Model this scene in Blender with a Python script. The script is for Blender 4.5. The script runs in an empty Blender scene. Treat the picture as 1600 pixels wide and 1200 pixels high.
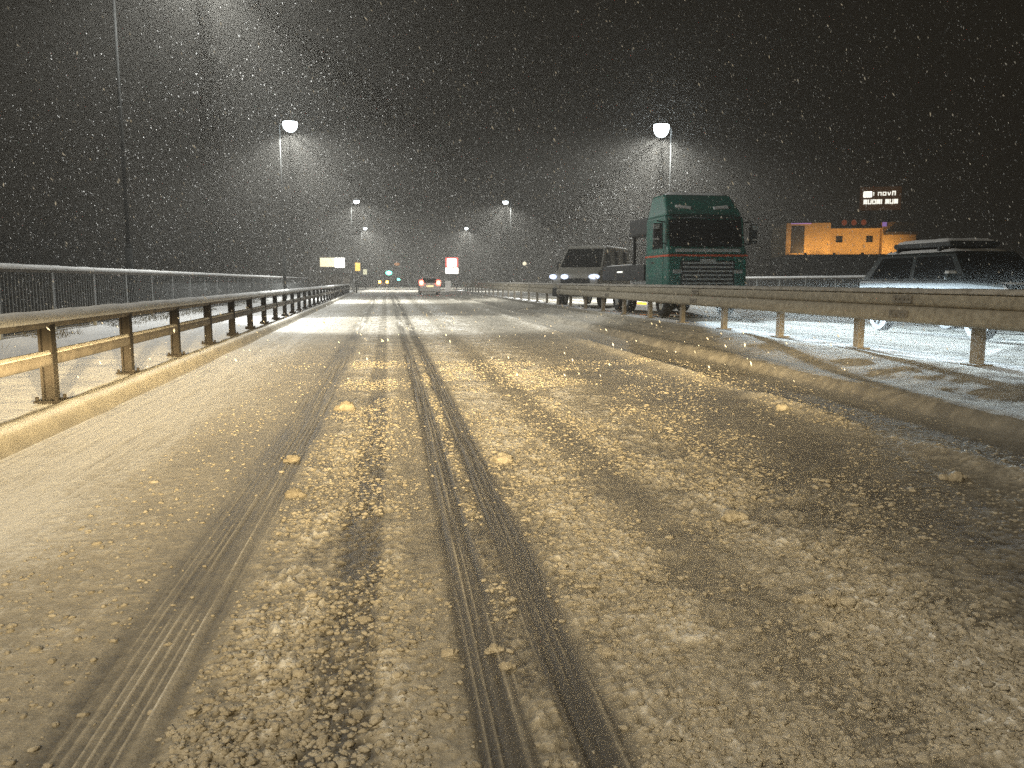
import bpy, bmesh, math, random
import numpy as np
from mathutils import Vector, Matrix

random.seed(7)
RNG = np.random.default_rng(7)
S = bpy.context.scene
COL = S.collection
R = math.radians

# ------------------------------------------------------------------ camera, sky, exposure
H = 1.2                                             # eye height of a car passenger
cam_d = bpy.data.cameras.new('camera')
cam = bpy.data.objects.new('camera', cam_d)
COL.objects.link(cam)
cam_d.sensor_width = 36.0
cam_d.lens = 28.125
cam_d.clip_start = 0.05
cam_d.clip_end = 3000
cam.location = (0, 0, H)
cam.rotation_euler = (R(90 - 7.339), 0, R(-8.351))
S.camera = cam

W = bpy.data.worlds.new('World')
S.world = W
W.use_nodes = True
wn = W.node_tree.nodes
bg = wn['Background']
bg.inputs['Color'].default_value = (0.0098, 0.0078, 0.0050, 1)      # night cloud glowing faintly with town light
bg.inputs['Strength'].default_value = 1.0

S.render.engine = 'CYCLES'
S.view_settings.view_transform = 'Standard'
S.view_settings.look = 'None'
S.view_settings.gamma = 1
S.view_settings.use_curve_mapping = False
S.view_settings.exposure = 0.0
cy = S.cycles
cy.max_bounces = 5
cy.diffuse_bounces = 2
cy.glossy_bounces = 2
cy.transmission_bounces = 3
cy.volume_bounces = 0
cy.transparent_max_bounces = 6
cy.caustics_reflective = False
cy.caustics_refractive = False
cy.sample_clamp_indirect = 1.0
cy.sample_clamp_direct = 6.0
cy.use_denoising = False

HAZE = 0.0036

LAMP_N = 3100
LAMP_W = 4300            # street lamps
OWN_W = 4.1
TRUCK_W = 115


def spot(name, loc, target, power, color, half, blend=1.0, radius=0.05, scale=None, parent=None):
    d = bpy.data.lights.new(name, 'SPOT')
    d.energy = power
    d.color = color
    d.spot_size = R(2 * half)
    d.spot_blend = blend
    d.shadow_soft_size = radius
    o = bpy.data.objects.new(name, d)
    COL.objects.link(o)
    dv = Vector(target) - Vector(loc)
    o.rotation_euler = dv.to_track_quat('-Z', 'Y').to_euler()
    o.location = loc
    if scale:
        o.scale = scale
    if parent is not None:
        o.parent = parent
        o.location = Vector(loc) - parent.location
    return o


def dipped(o, p=2.55, floor=.042, top=-.05, full=None):
    """a dipped headlamp's real light distribution: strongest just under the horizontal, cut off above it"""
    d = o.data
    d.use_nodes = True
    nt = d.node_tree
    em = nt.nodes['Emission']
    g = nt.nodes.new('ShaderNodeNewGeometry')
    sx = nt.nodes.new('ShaderNodeSeparateXYZ')
    nt.links.new(g.outputs['Incoming'], sx.inputs[0])
    dn = nt.nodes.new('ShaderNodeMath')
    dn.operation = 'MULTIPLY'
    dn.inputs[1].default_value = SIGN
    nt.links.new(sx.outputs['Z'], dn.inputs[0])
    mx = nt.nodes.new('ShaderNodeMath')
    mx.operation = 'MAXIMUM'
    mx.inputs[1].default_value = floor
    nt.links.new(dn.outputs[0], mx.inputs[0])
    pw = nt.nodes.new('ShaderNodeMath')
    pw.operation = 'POWER'
    pw.inputs[1].default_value = -p
    nt.links.new(mx.outputs[0], pw.inputs[0])
    nm = nt.nodes.new('ShaderNodeMath')                  # power is rated at the beam 11 degrees down
    nm.operation = 'MULTIPLY'
    nm.inputs[1].default_value = .2 ** p
    d.energy *= .2 ** -p
    nt.links.new(pw.outputs[0], nm.inputs[0])
    mr = nt.nodes.new('ShaderNodeMapRange')
    mr.interpolation_type = 'SMOOTHSTEP'
    mr.inputs['From Min'].default_value = top
    mr.inputs['From Max'].default_value = full or floor
    nt.links.new(dn.outputs[0], mr.inputs['Value'])
    ml = nt.nodes.new('ShaderNodeMath')
    ml.operation = 'MULTIPLY'
    nt.links.new(nm.outputs[0], ml.inputs[0])
    nt.links.new(mr.outputs[0], ml.inputs[1])
    nt.links.new(ml.outputs[0], em.inputs['Strength'])
    return o


SIGN = -1
WARM = (1.0, 0.745, 0.37)
# the two dipped headlamps of the car the photograph is taken from
for hx in (-0.98, 0.28):
    dipped(spot('headlamp_beam', (hx, 0.35, 0.92), (hx - 0.25, 6.5, 0.55), OWN_W, WARM, 46, 1.0, 0.10, (1.0, .8, 1.0)), 3.3, .066, .0, .095)


# ------------------------------------------------------------------ helpers
def smooth(a, b, x):
    t = np.clip((x - a) / (b - a), 0, 1)
    return t * t * (3 - 2 * t)


def _hash(ix, iy, seed):
    n = (ix.astype(np.int64) * 374761393 + iy.astype(np.int64) * 668265263 + seed * 1442695041) & 0x7fffffff
    n = ((n ^ (n >> 13)) * 1274126177) & 0x7fffffff
    n = ((n ^ (n >> 16)) * 461845907) & 0x7fffffff
    return ((n ^ (n >> 15)) & 0xffffff) / float(0xffffff)


def vnoise(x, y, seed=0):
    x = np.asarray(x, float)
    y = np.asarray(y, float)
    ix = np.floor(x)
    iy = np.floor(y)
    fx = x - ix
    fy = y - iy
    fx = fx * fx * (3 - 2 * fx)
    fy = fy * fy * (3 - 2 * fy)
    a = _hash(ix, iy, seed)
    b = _hash(ix + 1, iy, seed)
    c = _hash(ix, iy + 1, seed)
    d = _hash(ix + 1, iy + 1, seed)
    return (a * (1 - fx) + b * fx) * (1 - fy) + (c * (1 - fx) + d * fx) * fy


def fbm(x, y, octv=3, seed=0):
    t = 0
    amp = 1.0
    tot = 0
    for k in range(octv):
        t = t + amp * vnoise(x * 2 ** k + 17.3 * k, y * 2 ** k - 9.1 * k, seed + k * 31)
        tot += amp
        amp *= 0.5
    return t / tot


def mat(name, color, rough=0.6, metal=0.0, var=0.0, scale=8.0, bump=0.0, bscale=40.0, color2=None, emit=None, estr=0.0, spec=0.5, trans=0.0, stretch=(1, 1, 1)):
    m = bpy.data.materials.new(name)
    m.use_nodes = True
    nt = m.node_tree
    p = nt.nodes['Principled BSDF']
    p.inputs['Roughness'].default_value = rough
    p.inputs['Metallic'].default_value = metal
    p.inputs['Specular IOR Level'].default_value = spec
    p.inputs['Base Color'].default_value = (*color, 1)
    if trans:
        p.inputs['Transmission Weight'].default_value = trans
    tc = nt.nodes.new('ShaderNodeTexCoord')
    mp = nt.nodes.new('ShaderNodeMapping')
    mp.inputs['Scale'].default_value = stretch
    nt.links.new(tc.outputs['Object'], mp.inputs['Vector'])
    if var or color2:
        n = nt.nodes.new('ShaderNodeTexNoise')
        n.inputs['Scale'].default_value = scale
        n.inputs['Detail'].default_value = 6
        n.inputs['Roughness'].default_value = 0.65
        nt.links.new(mp.outputs[0], n.inputs['Vector'])
        r = nt.nodes.new('ShaderNodeValToRGB')
        c2 = color2 or tuple(c * (1 - var) for c in color)
        r.color_ramp.elements[0].position = 0.36
        r.color_ramp.elements[0].color = (*c2, 1)
        r.color_ramp.elements[1].position = 0.62
        r.color_ramp.elements[1].color = (*color, 1)
        nt.links.new(n.outputs['Fac'], r.inputs['Fac'])
        nt.links.new(r.outputs['Color'], p.inputs['Base Color'])
    if bump:
        n2 = nt.nodes.new('ShaderNodeTexNoise')
        n2.inputs['Scale'].default_value = bscale
        n2.inputs['Detail'].default_value = 5
        nt.links.new(mp.outputs[0], n2.inputs['Vector'])
        b = nt.nodes.new('ShaderNodeBump')
        b.inputs['Strength'].default_value = bump
        b.inputs['Distance'].default_value = 0.02
        nt.links.new(n2.outputs['Fac'], b.inputs['Height'])
        nt.links.new(b.outputs['Normal'], p.inputs['Normal'])
    if emit:
        p.inputs['Emission Color'].default_value = (*emit, 1)
        p.inputs['Emission Strength'].default_value = estr
    return m


def cover_mat(name):
    """wet asphalt, slush and snow, mixed by the cover attribute"""
    m = bpy.data.materials.new(name)
    m.use_nodes = True
    nt = m.node_tree
    p = nt.nodes['Principled BSDF']
    at = nt.nodes.new('ShaderNodeAttribute')
    at.attribute_name = 'cover'
    tc = nt.nodes.new('ShaderNodeTexCoord')
    n = nt.nodes.new('ShaderNodeTexNoise')
    n.inputs['Scale'].default_value = 75
    n.inputs['Detail'].default_value = 6
    n.inputs['Roughness'].default_value = 0.7
    nt.links.new(tc.outputs['Object'], n.inputs['Vector'])
    ma = nt.nodes.new('ShaderNodeMath')
    ma.operation = 'MULTIPLY_ADD'
    ma.inputs[1].default_value = 0.55
    ma.inputs[2].default_value = -0.275
    nt.links.new(n.outputs['Fac'], ma.inputs[0])
    ad = nt.nodes.new('ShaderNodeMath')
    ad.operation = 'ADD'
    nt.links.new(at.outputs['Fac'], ad.inputs[0])
    nt.links.new(ma.outputs[0], ad.inputs[1])
    r = nt.nodes.new('ShaderNodeValToRGB')
    e = r.color_ramp.elements
    e[0].position = 0.0
    e[0].color = (0.060, 0.056, 0.051, 1)
    e[1].position = 1.0
    e[1].color = (0.80, 0.79, 0.76, 1)
    for pos, c in ((0.22, (0.112, 0.102, 0.086)), (0.45, (0.245, 0.225, 0.185)), (0.72, (0.45, 0.415, 0.345))):
        k = e.new(pos)
        k.color = (*c, 1)
    nt.links.new(ad.outputs[0], r.inputs['Fac'])
    nt.links.new(r.outputs['Color'], p.inputs['Base Color'])
    rr = nt.nodes.new('ShaderNodeMapRange')
    rr.inputs['To Min'].default_value = 0.55
    rr.inputs['To Max'].default_value = 0.85
    nt.links.new(ad.outputs[0], rr.inputs['Value'])
    nt.links.new(rr.outputs[0], p.inputs['Roughness'])
    p.inputs['Specular IOR Level'].default_value = 0.35
    n2 = nt.nodes.new('ShaderNodeTexNoise')
    n2.inputs['Scale'].default_value = 130
    n2.inputs['Detail'].default_value = 4
    nt.links.new(tc.outputs['Object'], n2.inputs['Vector'])
    b = nt.nodes.new('ShaderNodeBump')
    b.inputs['Strength'].default_value = 0.7
    b.inputs['Distance'].default_value = 0.008
    nt.links.new(n2.outputs['Fac'], b.inputs['Height'])
    nt.links.new(b.outputs['Normal'], p.inputs['Normal'])
    return m


def np_mesh(name, V, F, smooth_=True):
    V = np.asarray(V, np.float32)
    F = np.asarray(F, np.int32)
    me = bpy.data.meshes.new(name)
    k = F.shape[1]
    me.vertices.add(len(V))
    me.vertices.foreach_set('co', V.ravel())
    me.loops.add(F.size)
    me.loops.foreach_set('vertex_index', F.ravel())
    me.polygons.add(len(F))
    me.polygons.foreach_set('loop_start', np.arange(0, F.size, k, dtype=np.int32))
    me.polygons.foreach_set('loop_total', np.full(len(F), k, np.int32))
    me.polygons.foreach_set('use_smooth', np.full(len(F), smooth_, bool))
    me.update(calc_edges=True)
    me.validate()
    return me


def grid_mesh(name, X, Y, Z, cover=None):
    ny, nx = X.shape
    V = np.stack([X.ravel(), Y.ravel(), Z.ravel()], 1)
    i = np.arange((ny - 1) * nx).reshape(ny - 1, nx)[:, :-1].ravel()
    F = np.stack([i, i + 1, i + 1 + nx, i + nx], 1)
    me = np_mesh(name, V, F)
    if cover is not None:
        a = me.attributes.new('cover', 'FLOAT', 'POINT')
        a.data.foreach_set('value', cover.ravel().astype(np.float32))
    return me


def link(name, me, m, parent=None, loc=(0, 0, 0), kind=None):
    o = bpy.data.objects.new(name, me)
    COL.objects.link(o)
    if m is not None and not me.materials:
        me.materials.append(m)
    o.location = loc
    if parent is not None:
        o.parent = parent
    if kind:
        o['kind'] = kind
    return o


def thing(name, label, cat, loc=(0, 0, 0), rz=0.0, group=None):
    o = bpy.data.objects.new(name, None)
    COL.objects.link(o)
    o.location = loc
    o.rotation_euler = (0, 0, rz)
    o.empty_display_size = 0.2
    o['label'] = label
    o['category'] = cat
    if group:
        o['group'] = group
    return o


def tag(o, label, cat, group=None):
    o['label'] = label
    o['category'] = cat
    if group:
        o['group'] = group
    return o


class MB:
    def __init__(self):
        self.bm = bmesh.new()

    def _bev(self, geom, b, seg=2):
        if b > 0:
            edges = list({e for f in geom for e in f.edges})
            bmesh.ops.bevel(self.bm, geom=edges, offset=b, segments=seg, profile=0.6, affect='EDGES')

    def box(self, c, s, b=0.0, rot=None, taper=None):
        x, y, z = s[0] / 2, s[1] / 2, s[2] / 2
        vs = []
        for dz in (-1, 1):
            t = taper if (taper and dz > 0) else (1, 1)
            for dx, dy in ((-1, -1), (1, -1), (1, 1), (-1, 1)):
                v = Vector((dx * x * t[0], dy * y * t[1], dz * z))
                if rot is not None:
                    v = rot @ v
                vs.append(self.bm.verts.new(v + Vector(c)))
        fs = [self.bm.faces.new([vs[i] for i in q]) for q in
              ((3, 2, 1, 0), (4, 5, 6, 7), (0, 1, 5, 4), (1, 2, 6, 5), (2, 3, 7, 6), (3, 0, 4, 7))]
        self._bev(fs, b)
        return self

    def cyl(self, p0, p1, r0, r1=None, n=10, cap=True):
        r1 = r0 if r1 is None else r1
        p0 = Vector(p0)
        p1 = Vector(p1)
        q = (p1 - p0).to_track_quat('Z', 'Y')
        rings = []
        for p, r in ((p0, r0), (p1, r1)):
            rings.append([self.bm.verts.new(p + q @ Vector((r * math.cos(2 * math.pi * k / n), r * math.sin(2 * math.pi * k / n), 0))) for k in range(n)])
        for k in range(n):
            self.bm.faces.new((rings[0][k], rings[0][(k + 1) % n], rings[1][(k + 1) % n], rings[1][k]))
        if cap:
            self.bm.faces.new(list(reversed(rings[0])))
            self.bm.faces.new(rings[1])
        return self

    def prism(self, poly, x0, x1, b=0.0, in0=None):
        """poly of (y, z) extruded along x; in0 optional list of per-vertex x inset"""
        n = len(poly)
        ins = in0 or [0] * n
        A = [self.bm.verts.new((x0 + ins[k], p[0], p[1])) for k, p in enumerate(poly)]
        B = [self.bm.verts.new((x1 - ins[k], p[0], p[1])) for k, p in enumerate(poly)]
        fs = [self.bm.faces.new(A), self.bm.faces.new(list(reversed(B)))]
        for k in range(n):
            fs.append(self.bm.faces.new((A[k], B[k], B[(k + 1) % n], A[(k + 1) % n])))
        bmesh.ops.recalc_face_normals(self.bm, faces=fs)
        self._bev(fs, b)
        return self

    def quadslab(self, c4, t=0.012, inset=0.0):
        """thin pane with thickness from four corners, sitting proud of its plane"""
        c = [Vector(p) for p in c4]
        mid = sum(c, Vector()) / 4
        if inset:
            c = [mid + (p - mid) * (1 - inset) for p in c]
        nrm = (c[1] - c[0]).cross(c[3] - c[0]).normalized()
        a = [self.bm.verts.new(p - nrm * t) for p in c]
        b = [self.bm.verts.new(p + nrm * t) for p in c]
        fs = [self.bm.faces.new(list(reversed(a))), self.bm.faces.new(b)]
        for k in range(4):
            fs.append(self.bm.faces.new((a[k], a[(k + 1) % 4], b[(k + 1) % 4], b[k])))
        return self

    def ell(self, c, r, n=12, m=8, zmin=-1.0, zmax=1.0):
        rows = []
        for j in range(m + 1):
            s = zmin + (zmax - zmin) * j / m
            ph = math.asin(max(-1, min(1, s)))
            rows.append([self.bm.verts.new((c[0] + r[0] * math.cos(ph) * math.cos(2 * math.pi * k / n),
                                            c[1] + r[1] * math.cos(ph) * math.sin(2 * math.pi * k / n),
                                            c[2] + r[2] * s)) for k in range(n)])
        for j in range(m):
            for k in range(n):
                self.bm.faces.new((rows[j][k], rows[j][(k + 1) % n], rows[j + 1][(k + 1) % n], rows[j + 1][k]))
        self.bm.faces.new(list(reversed(rows[0])))
        self.bm.faces.new(rows[-1])
        return self

    def mesh(self, name, sm=False):
        bmesh.ops.recalc_face_normals(self.bm, faces=self.bm.faces[:])
        me = bpy.data.meshes.new(name)
        self.bm.to_mesh(me)
        self.bm.free()
        if sm:
            me.polygons.foreach_set('use_smooth', np.ones(len(me.polygons), bool))
        return me

    def build(self, name, m, parent=None, loc=(0, 0, 0), sm=False):
        return link(name, self.mesh(name, sm), m, parent, loc)


# ------------------------------------------------------------------ materials
M = {}
M['road'] = cover_mat('slush_covered_asphalt')
M['snow'] = mat('fresh_snow', (0.80, 0.80, 0.80), 0.85, var=0.08, scale=3, bump=0.5, bscale=25, spec=0.2)
M['snow_dirty'] = mat('road_grimed_snow', (0.50, 0.47, 0.42), 0.8, scale=6, color2=(0.30, 0.275, 0.235), bump=0.8, bscale=30, spec=0.2)
M['clod'] = mat('brown_slush', (0.40, 0.36, 0.29), 0.85, scale=30, color2=(0.24, 0.21, 0.16), bump=0.7, bscale=90, spec=0.25)
M['lump'] = mat('packed_slush', (0.56, 0.52, 0.44), 0.8, scale=14, color2=(0.36, 0.325, 0.26), bump=0.6, bscale=110, spec=0.25)
M['kerb'] = mat('kerb_snow', (0.66, 0.64, 0.60), 0.85, scale=9, color2=(0.40, 0.37, 0.32), bump=0.7, bscale=45, spec=0.2)
M['rail'] = mat('rimed_steel', (0.15, 0.132, 0.112), 0.75, spec=0.25, scale=7, color2=(0.09, 0.079, 0.067), bump=0.3, bscale=60)
M['rail_r'] = mat('slush_splashed_steel', (0.42, 0.375, 0.29), 0.8, scale=10, color2=(0.27, 0.235, 0.175), bump=0.6, bscale=35)
M['post'] = mat('dark_wet_steel', (0.022, 0.018, 0.015), 0.85, scale=12, color2=(0.014, 0.012, 0.010), bump=0.3, spec=0.15)
M['post_r'] = mat('splashed_post_steel', (0.26, 0.23, 0.18), 0.7, scale=14, color2=(0.14, 0.12, 0.095), bump=0.5)
M['bars'] = mat('galvanised_steel', (0.30, 0.31, 0.31), 0.45, metal=0.3, var=0.3, scale=20)
M['concrete'] = mat('concrete', (0.28, 0.27, 0.25), 0.85, var=0.3, scale=5, bump=0.4)
M['soil'] = mat('dark_field', (0.10, 0.10, 0.09), 0.95, color2=(0.04, 0.042, 0.035), scale=0.3)
M['pole'] = mat('painted_pole', (0.022, 0.023, 0.023), 0.9, spec=0.1, var=0.25, scale=5)
M['dull_pole'] = mat('weathered_wood_pole', (0.16, 0.155, 0.14), 0.8, var=0.35, scale=6)
M['head'] = mat('lamp_housing', (0.22, 0.23, 0.24), 0.4, var=0.1)
M['lens'] = mat('lamp_lens', (0.9, 0.9, 0.9), 0.3, emit=(0.86, 0.96, 1.0), estr=70)
M['black'] = mat('black_rubber', (0.025, 0.025, 0.026), 0.75, var=0.3, scale=20)
M['dark'] = mat('dark_chassis', (0.03, 0.03, 0.03), 0.6, var=0.3)
M['glass'] = mat('dark_window_glass', (0.012, 0.013, 0.014), 0.06, var=0.1)
M['chrome'] = mat('grey_metal', (0.58, 0.60, 0.60), 0.45, metal=0.1, var=0.25, scale=9)
M['green'] = mat('green_truck_paint', (0.014, 0.150, 0.112), 0.4, scale=1.6, color2=(0.045, 0.125, 0.105))
M['orange_stripe'] = mat('orange_red_stripe', (0.62, 0.09, 0.025), 0.45, var=0.15)
M['pale_body'] = mat('pale_lorry_paint', (0.42, 0.40, 0.35), 0.5, var=0.2, scale=3)
M['panel'] = mat('pale_side_board', (0.60, 0.60, 0.58), 0.6, scale=4, color2=(0.42, 0.41, 0.39))
M['suv'] = mat('black_car_paint', (0.022, 0.028, 0.028), 0.25, var=0.2)
M['silver'] = mat('silver_car_paint', (0.80, 0.78, 0.74), 0.45, color2=(0.66, 0.635, 0.58), scale=4)
M['red_car'] = mat('dull_red_car_paint', (0.16, 0.05, 0.03), 0.4, var=0.2)
M['white_paint'] = mat('white_paint', (0.75, 0.75, 0.73), 0.5, var=0.1)
M['ochre'] = mat('ochre_render', (0.62, 0.46, 0.24), 0.85, var=0.12, scale=1.2, bump=0.2, bscale=6)
M['darkwall'] = mat('dark_brick_storey', (0.10, 0.085, 0.07), 0.9, var=0.3, scale=3)
M['signboard'] = mat('brown_sign_board', (0.10, 0.05, 0.025), 0.6, var=0.3, emit=(1.0, 0.42, 0.12), estr=0.035)


def emat(name, c, s):
    m_ = mat(name, tuple(min(0.8, k) for k in c), 0.5, emit=c, estr=s)
    m_.cycles.emission_sampling = 'NONE'
    return m_


M['e_white'] = emat('lit_white_letters', (1.0, 0.98, 0.86), 1.6)
M['e_cream'] = emat('lit_cream_panel', (1.0, 0.80, 0.52), 0.9)
M['e_bright'] = emat('lit_white_panel', (1.0, 0.95, 0.86), 3.2)
M['e_red_panel'] = emat('lit_red_panel', (1.0, 0.10, 0.08), 1.0)
M['e_tail'] = emat('lit_tail_lamp', (1.0, 0.10, 0.06), 9.0)
M['e_tail_core'] = emat('tail_lamp_bulb', (1.0, 0.62, 0.50), 14.0)
M['e_plate'] = emat('lit_yellow_plate', (1.0, 0.72, 0.36), 1.6)
M['e_amber'] = emat('amber_lamp', (1.0, 0.40, 0.03), 7.0)
M['e_amber_core'] = emat('amber_lamp_bulb', (1.0, 0.74, 0.30), 10.0)
M['e_ambersign'] = emat('lit_amber_sign', (1.0, 0.55, 0.12), 0.95)
M['e_palesign'] = emat('lit_pale_sign', (0.85, 0.80, 0.55), 0.5)
M['e_green'] = emat('green_signal', (0.12, 1.0, 0.66), 7.0)
M['e_green_core'] = emat('green_signal_bulb', (0.72, 1.0, 0.93), 9.0)
M['e_hlamp'] = emat('headlamp_lens', (0.62, 0.72, 1.0), 1.7)
M['e_marker'] = emat('marker_lamp', (1.0, 0.30, 0.02), 6.0)
M['e_markerw'] = emat('white_marker_lamp', (1.0, 1.0, 0.86), 1.6)
M['e_sodium'] = emat('sodium_lamp', (1.0, 0.42, 0.14), 0.7)
M['e_roofred'] = emat('dim_red_letter', (0.9, 0.18, 0.05), 0.17)
M['e_violet'] = emat('violet_edge_light', (0.45, 0.30, 0.95), 0.45)
M['flake'] = mat('snowflake', (0.9, 0.9, 0.9), 0.9, spec=0.1)

# ------------------------------------------------------------------ SETTING
# how far the left side of the road drifts outwards with distance
def drift(y):
    return -0.0165 * np.maximum(0, np.asarray(y, float) - 7.0)


LAT = np.array([
    # x, cover, lump
    (-2.75, 1.00, .10), (-2.1, .97, .12), (-1.75, .86, .2), (-1.45, .70, .3), (-1.15, .60, .32), (-.95, .52, .25),
    (-.90, .36, .10), (-.64, .36, .08), (-.58, .62, .7), (-.42, .72, 1.0), (-.29, .66, 1.0), (-.24, .34, .95),
    (-.10, .30, .95), (-.065, .74, .85), (-.01, .72, .7), (.06, .56, .5), (.16, .52, .45), (.205, .18, .10), (.33, .18, .10),
    (.35, .55, .9), (.41, .52, .8), (.43, .15, .10), (.56, .15, .10), (.61, .66, .8), (.80, .80, .8), (1.05, .72, .85),
    (1.17, .42, .5), (1.34, .40, .5), (1.45, .68, .9), (1.7, .78, 1.0), (2.0, .64, .95), (2.3, .44, .6), (2.8, .33, .45),
    (3.2, .36, .45), (3.5, .46, .5), (3.72, .66, .8), (3.9, .40, .4), (4.3, .30, .35), (4.72, .52, .3)])


def road_fields(X, Y):
    """slush cover, with shade painted in between lumps, and height on the carriageway"""
    xr = X - drift(Y) * np.clip((2.0 - X) / 4.6, 0, 1)                  # lane positions follow the drift on the left
    mx = xr + 0.03 * (vnoise(Y / 5.0, Y * 0 + 3, 5) - .5) + 0.03 * (fbm(Y / 0.5, xr * 3, 3, 8) - .5) + .024 * (fbm(Y * 7, xr * 12, 3, 6) - .5)
    cov = np.interp(mx, LAT[:, 0], LAT[:, 1])
    lump = np.interp(mx, LAT[:, 0], LAT[:, 2])
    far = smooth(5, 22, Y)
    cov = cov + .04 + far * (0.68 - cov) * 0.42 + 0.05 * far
    big = fbm(xr * 1.7, Y * .5, 3, 11) - .5
    n1 = fbm(xr * 13, Y * 11, 3, 21) - .5
    n2 = fbm(xr * 34, Y * 30, 2, 33) - .5
    streak = vnoise(xr * 42 + .6 * vnoise(Y * 2, xr * 4, 46), Y * .5, 41) - .5
    streak2 = vnoise(xr * 85, Y * .9, 43) - .5
    worn = fbm(xr * 8, Y * 2.2, 3, 47) - .5
    track = np.clip((.34 - lump) / .24, 0, 1)
    left = smooth(-.55, -1.1, xr)
    wx = xr + .02 * (vnoise(xr * 9, Y * 9, 48) - .5)
    b1 = np.abs(2 * vnoise(wx * 21, Y * 19, 51) - 1)
    b2 = np.abs(2 * vnoise(wx * 47, Y * 43, 52) - 1)
    b3 = np.abs(2 * vnoise(wx * 88, Y * 80, 53) - 1)
    clump = smooth(.30, .68, fbm(xr * 4.5, Y * 4, 3, 54))
    bl = b1 * .55 + b2 * .30 + b3 * .15
    grain = vnoise(xr * 62, Y * 56, 55) - .5
    cov = cov + .22 * big + lump * (.34 * n1 + .26 * n2 + .50 * (bl - .36) + .40 * grain + .16 * (clump - .5)) - .15 * smooth(.3, .9, lump) * (1 - .8 * smooth(4, 9, Y))  # bed darkened among the lumps, painting in shaded gaps between grains
    cov = cov + track * ((1 - left * .4) * (.22 * streak + .30 * streak2 + .12 * n2) + .22 * worn) + left * .10 * n2
    tread = smooth(.55, .95, np.cos((xr + .006 * vnoise(Y * 1.3, xr * 3, 57)) * 6.2832 / .031)) * smooth(.35, .6, vnoise(xr * 31, Y * 1.6, 58))
    cov = cov + track * (.44 - .16 * left) * (tread - .22)
    cov = np.clip(cov, 0, 1)
    nr = 1 - .6 * smooth(3.5, 9, Y)
    h = .012 * cov + lump * (.008 * b1 * (.4 + clump) + .009 * b2 * (.3 + clump) + .006 * b3) * (.45 + .8 * cov) * nr + .007 * track * (streak + .6 * streak2) + .009 * big
    h = h + .05 * np.exp(-((xr - 3.74) / .14) ** 2) * smooth(.3, .6, vnoise(Y * .7, Y * 0, 71) + .2)
    return cov, h


def road_patch(name, ys, nx, kind='structure'):
    u = np.linspace(0, 1, nx) if np.isscalar(nx) else nx
    Yg, U = np.meshgrid(ys, u, indexing='ij')
    xl = -2.66 + drift(Yg)
    Xg = xl + (4.70 - xl) * U
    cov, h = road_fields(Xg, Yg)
    return link(name, grid_mesh(name, Xg, Yg, h, cov), M['road'], kind=kind)


ys = [1.3]
while ys[-1] < 13.0:
    ys.append(ys[-1] + max(.0075, .0032 * ys[-1]))
ux = np.concatenate([np.linspace(-2.66, -1.3, 90)[:-1], np.linspace(-1.3, 2.7, 560)[:-1], np.linspace(2.7, 4.70, 130)])
road_patch('road', np.array(ys), (ux + 2.66) / 7.36)
y1 = ys[-1]
ys = [y1]
while ys[-1] < 96:
    ys.append(ys[-1] + max(.045, .006 * ys[-1]))
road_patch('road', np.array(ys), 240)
road_patch('road', np.linspace(-9, 1.3, 60), 90)


def strip(name, ys, prof, m, amp=0.01, sc=4.0, seed=0, dr=True, cover=None):
    """a long sheet with a cross profile of (x, z) points, roughened"""
    P = np.array(prof, float)
    Yg, K = np.meshgrid(ys, np.arange(len(P)), indexing='ij')
    Xg = P[:, 0][K] + (drift(Yg) if dr else 0)
    Zg = P[:, 1][K] + amp * (fbm(Xg * sc, Yg * sc * .7, 3, seed) - .5) * 2
    cv = None
    if cover:
        cv = cover(Xg, Yg)
    return link(name, grid_mesh(name, Xg, Yg, Zg, cv), m, kind='structure')


def refine(prof, d):
    out = []
    for (x0, z0), (x1, z1) in zip(prof[:-1], prof[1:]):
        n = max(1, int(math.hypot(x1 - x0, z1 - z0) / d))
        for k in range(n):
            t = k / n
            out.append((x0 + (x1 - x0) * t, z0 + (z1 - z0) * t))
    out.append(prof[-1])
    return out


YS = [-9, -4, 0, 2]
while YS[-1] < 90:
    YS.append(YS[-1] + max(.06, .009 * YS[-1]))
YS = np.array(YS)
# left kerb with its rounded roll of snow
def kerb_cov(X, Y):
    k = X - drift(Y)
    return np.clip(1.0 - .42 * smooth(-2.735, -2.665, k) + .28 * (fbm(X * 14, Y * 6, 3, 14) - .5) - .3 * smooth(-2.87, -2.92, k), 0, 1)


strip('kerb', YS, refine([(-2.50, -.03), (-2.60, .0), (-2.635, .03), (-2.655, .08), (-2.68, .125), (-2.72, .155), (-2.78, .17), (-2.85, .165), (-2.90, .15), (-2.93, .12)], .03),
      M['road'], .010, 3, 3, cover=kerb_cov)
# the snowed-over pavement
strip('pavement', YS, refine([(-2.90, .12), (-2.95, .135), (-3.05, .14), (-4, .15), (-5, .155), (-5.9, .16), (-6.2, .20), (-6.75, .24)], .16), M['snow'], .014, 3, 9)
# central reserve on the right
def verge_cov(X, Y):
    c = .50 + .32 * smooth(6.1, 6.6, X) + .15 * (fbm(X * 3, Y * 1.2, 4, 15) - .5) + .45 * (fbm(X * 20, Y * 16, 2, 19) - .5)
    return np.clip(c - .1 * smooth(4.9, 4.65, X), 0, 1)


strip('verge', YS, refine([(4.60, -.02), (4.70, .0), (4.76, .05), (4.84, .105), (4.98, .125), (5.25, .10), (5.45, .10), (5.65, .13), (6.0, .19), (6.35, .225), (6.6, .215), (6.70, .17)], .07),
      M['road'], .012, 2.6, 13, dr=False, cover=verge_cov)
strip('verge', YS, refine([(6.68, .155), (6.85, .165), (7.1, .165), (7.55, .16), (7.75, .13), (7.86, .04)], .1), M['snow'], .016, 3, 17, dr=False)


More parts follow.
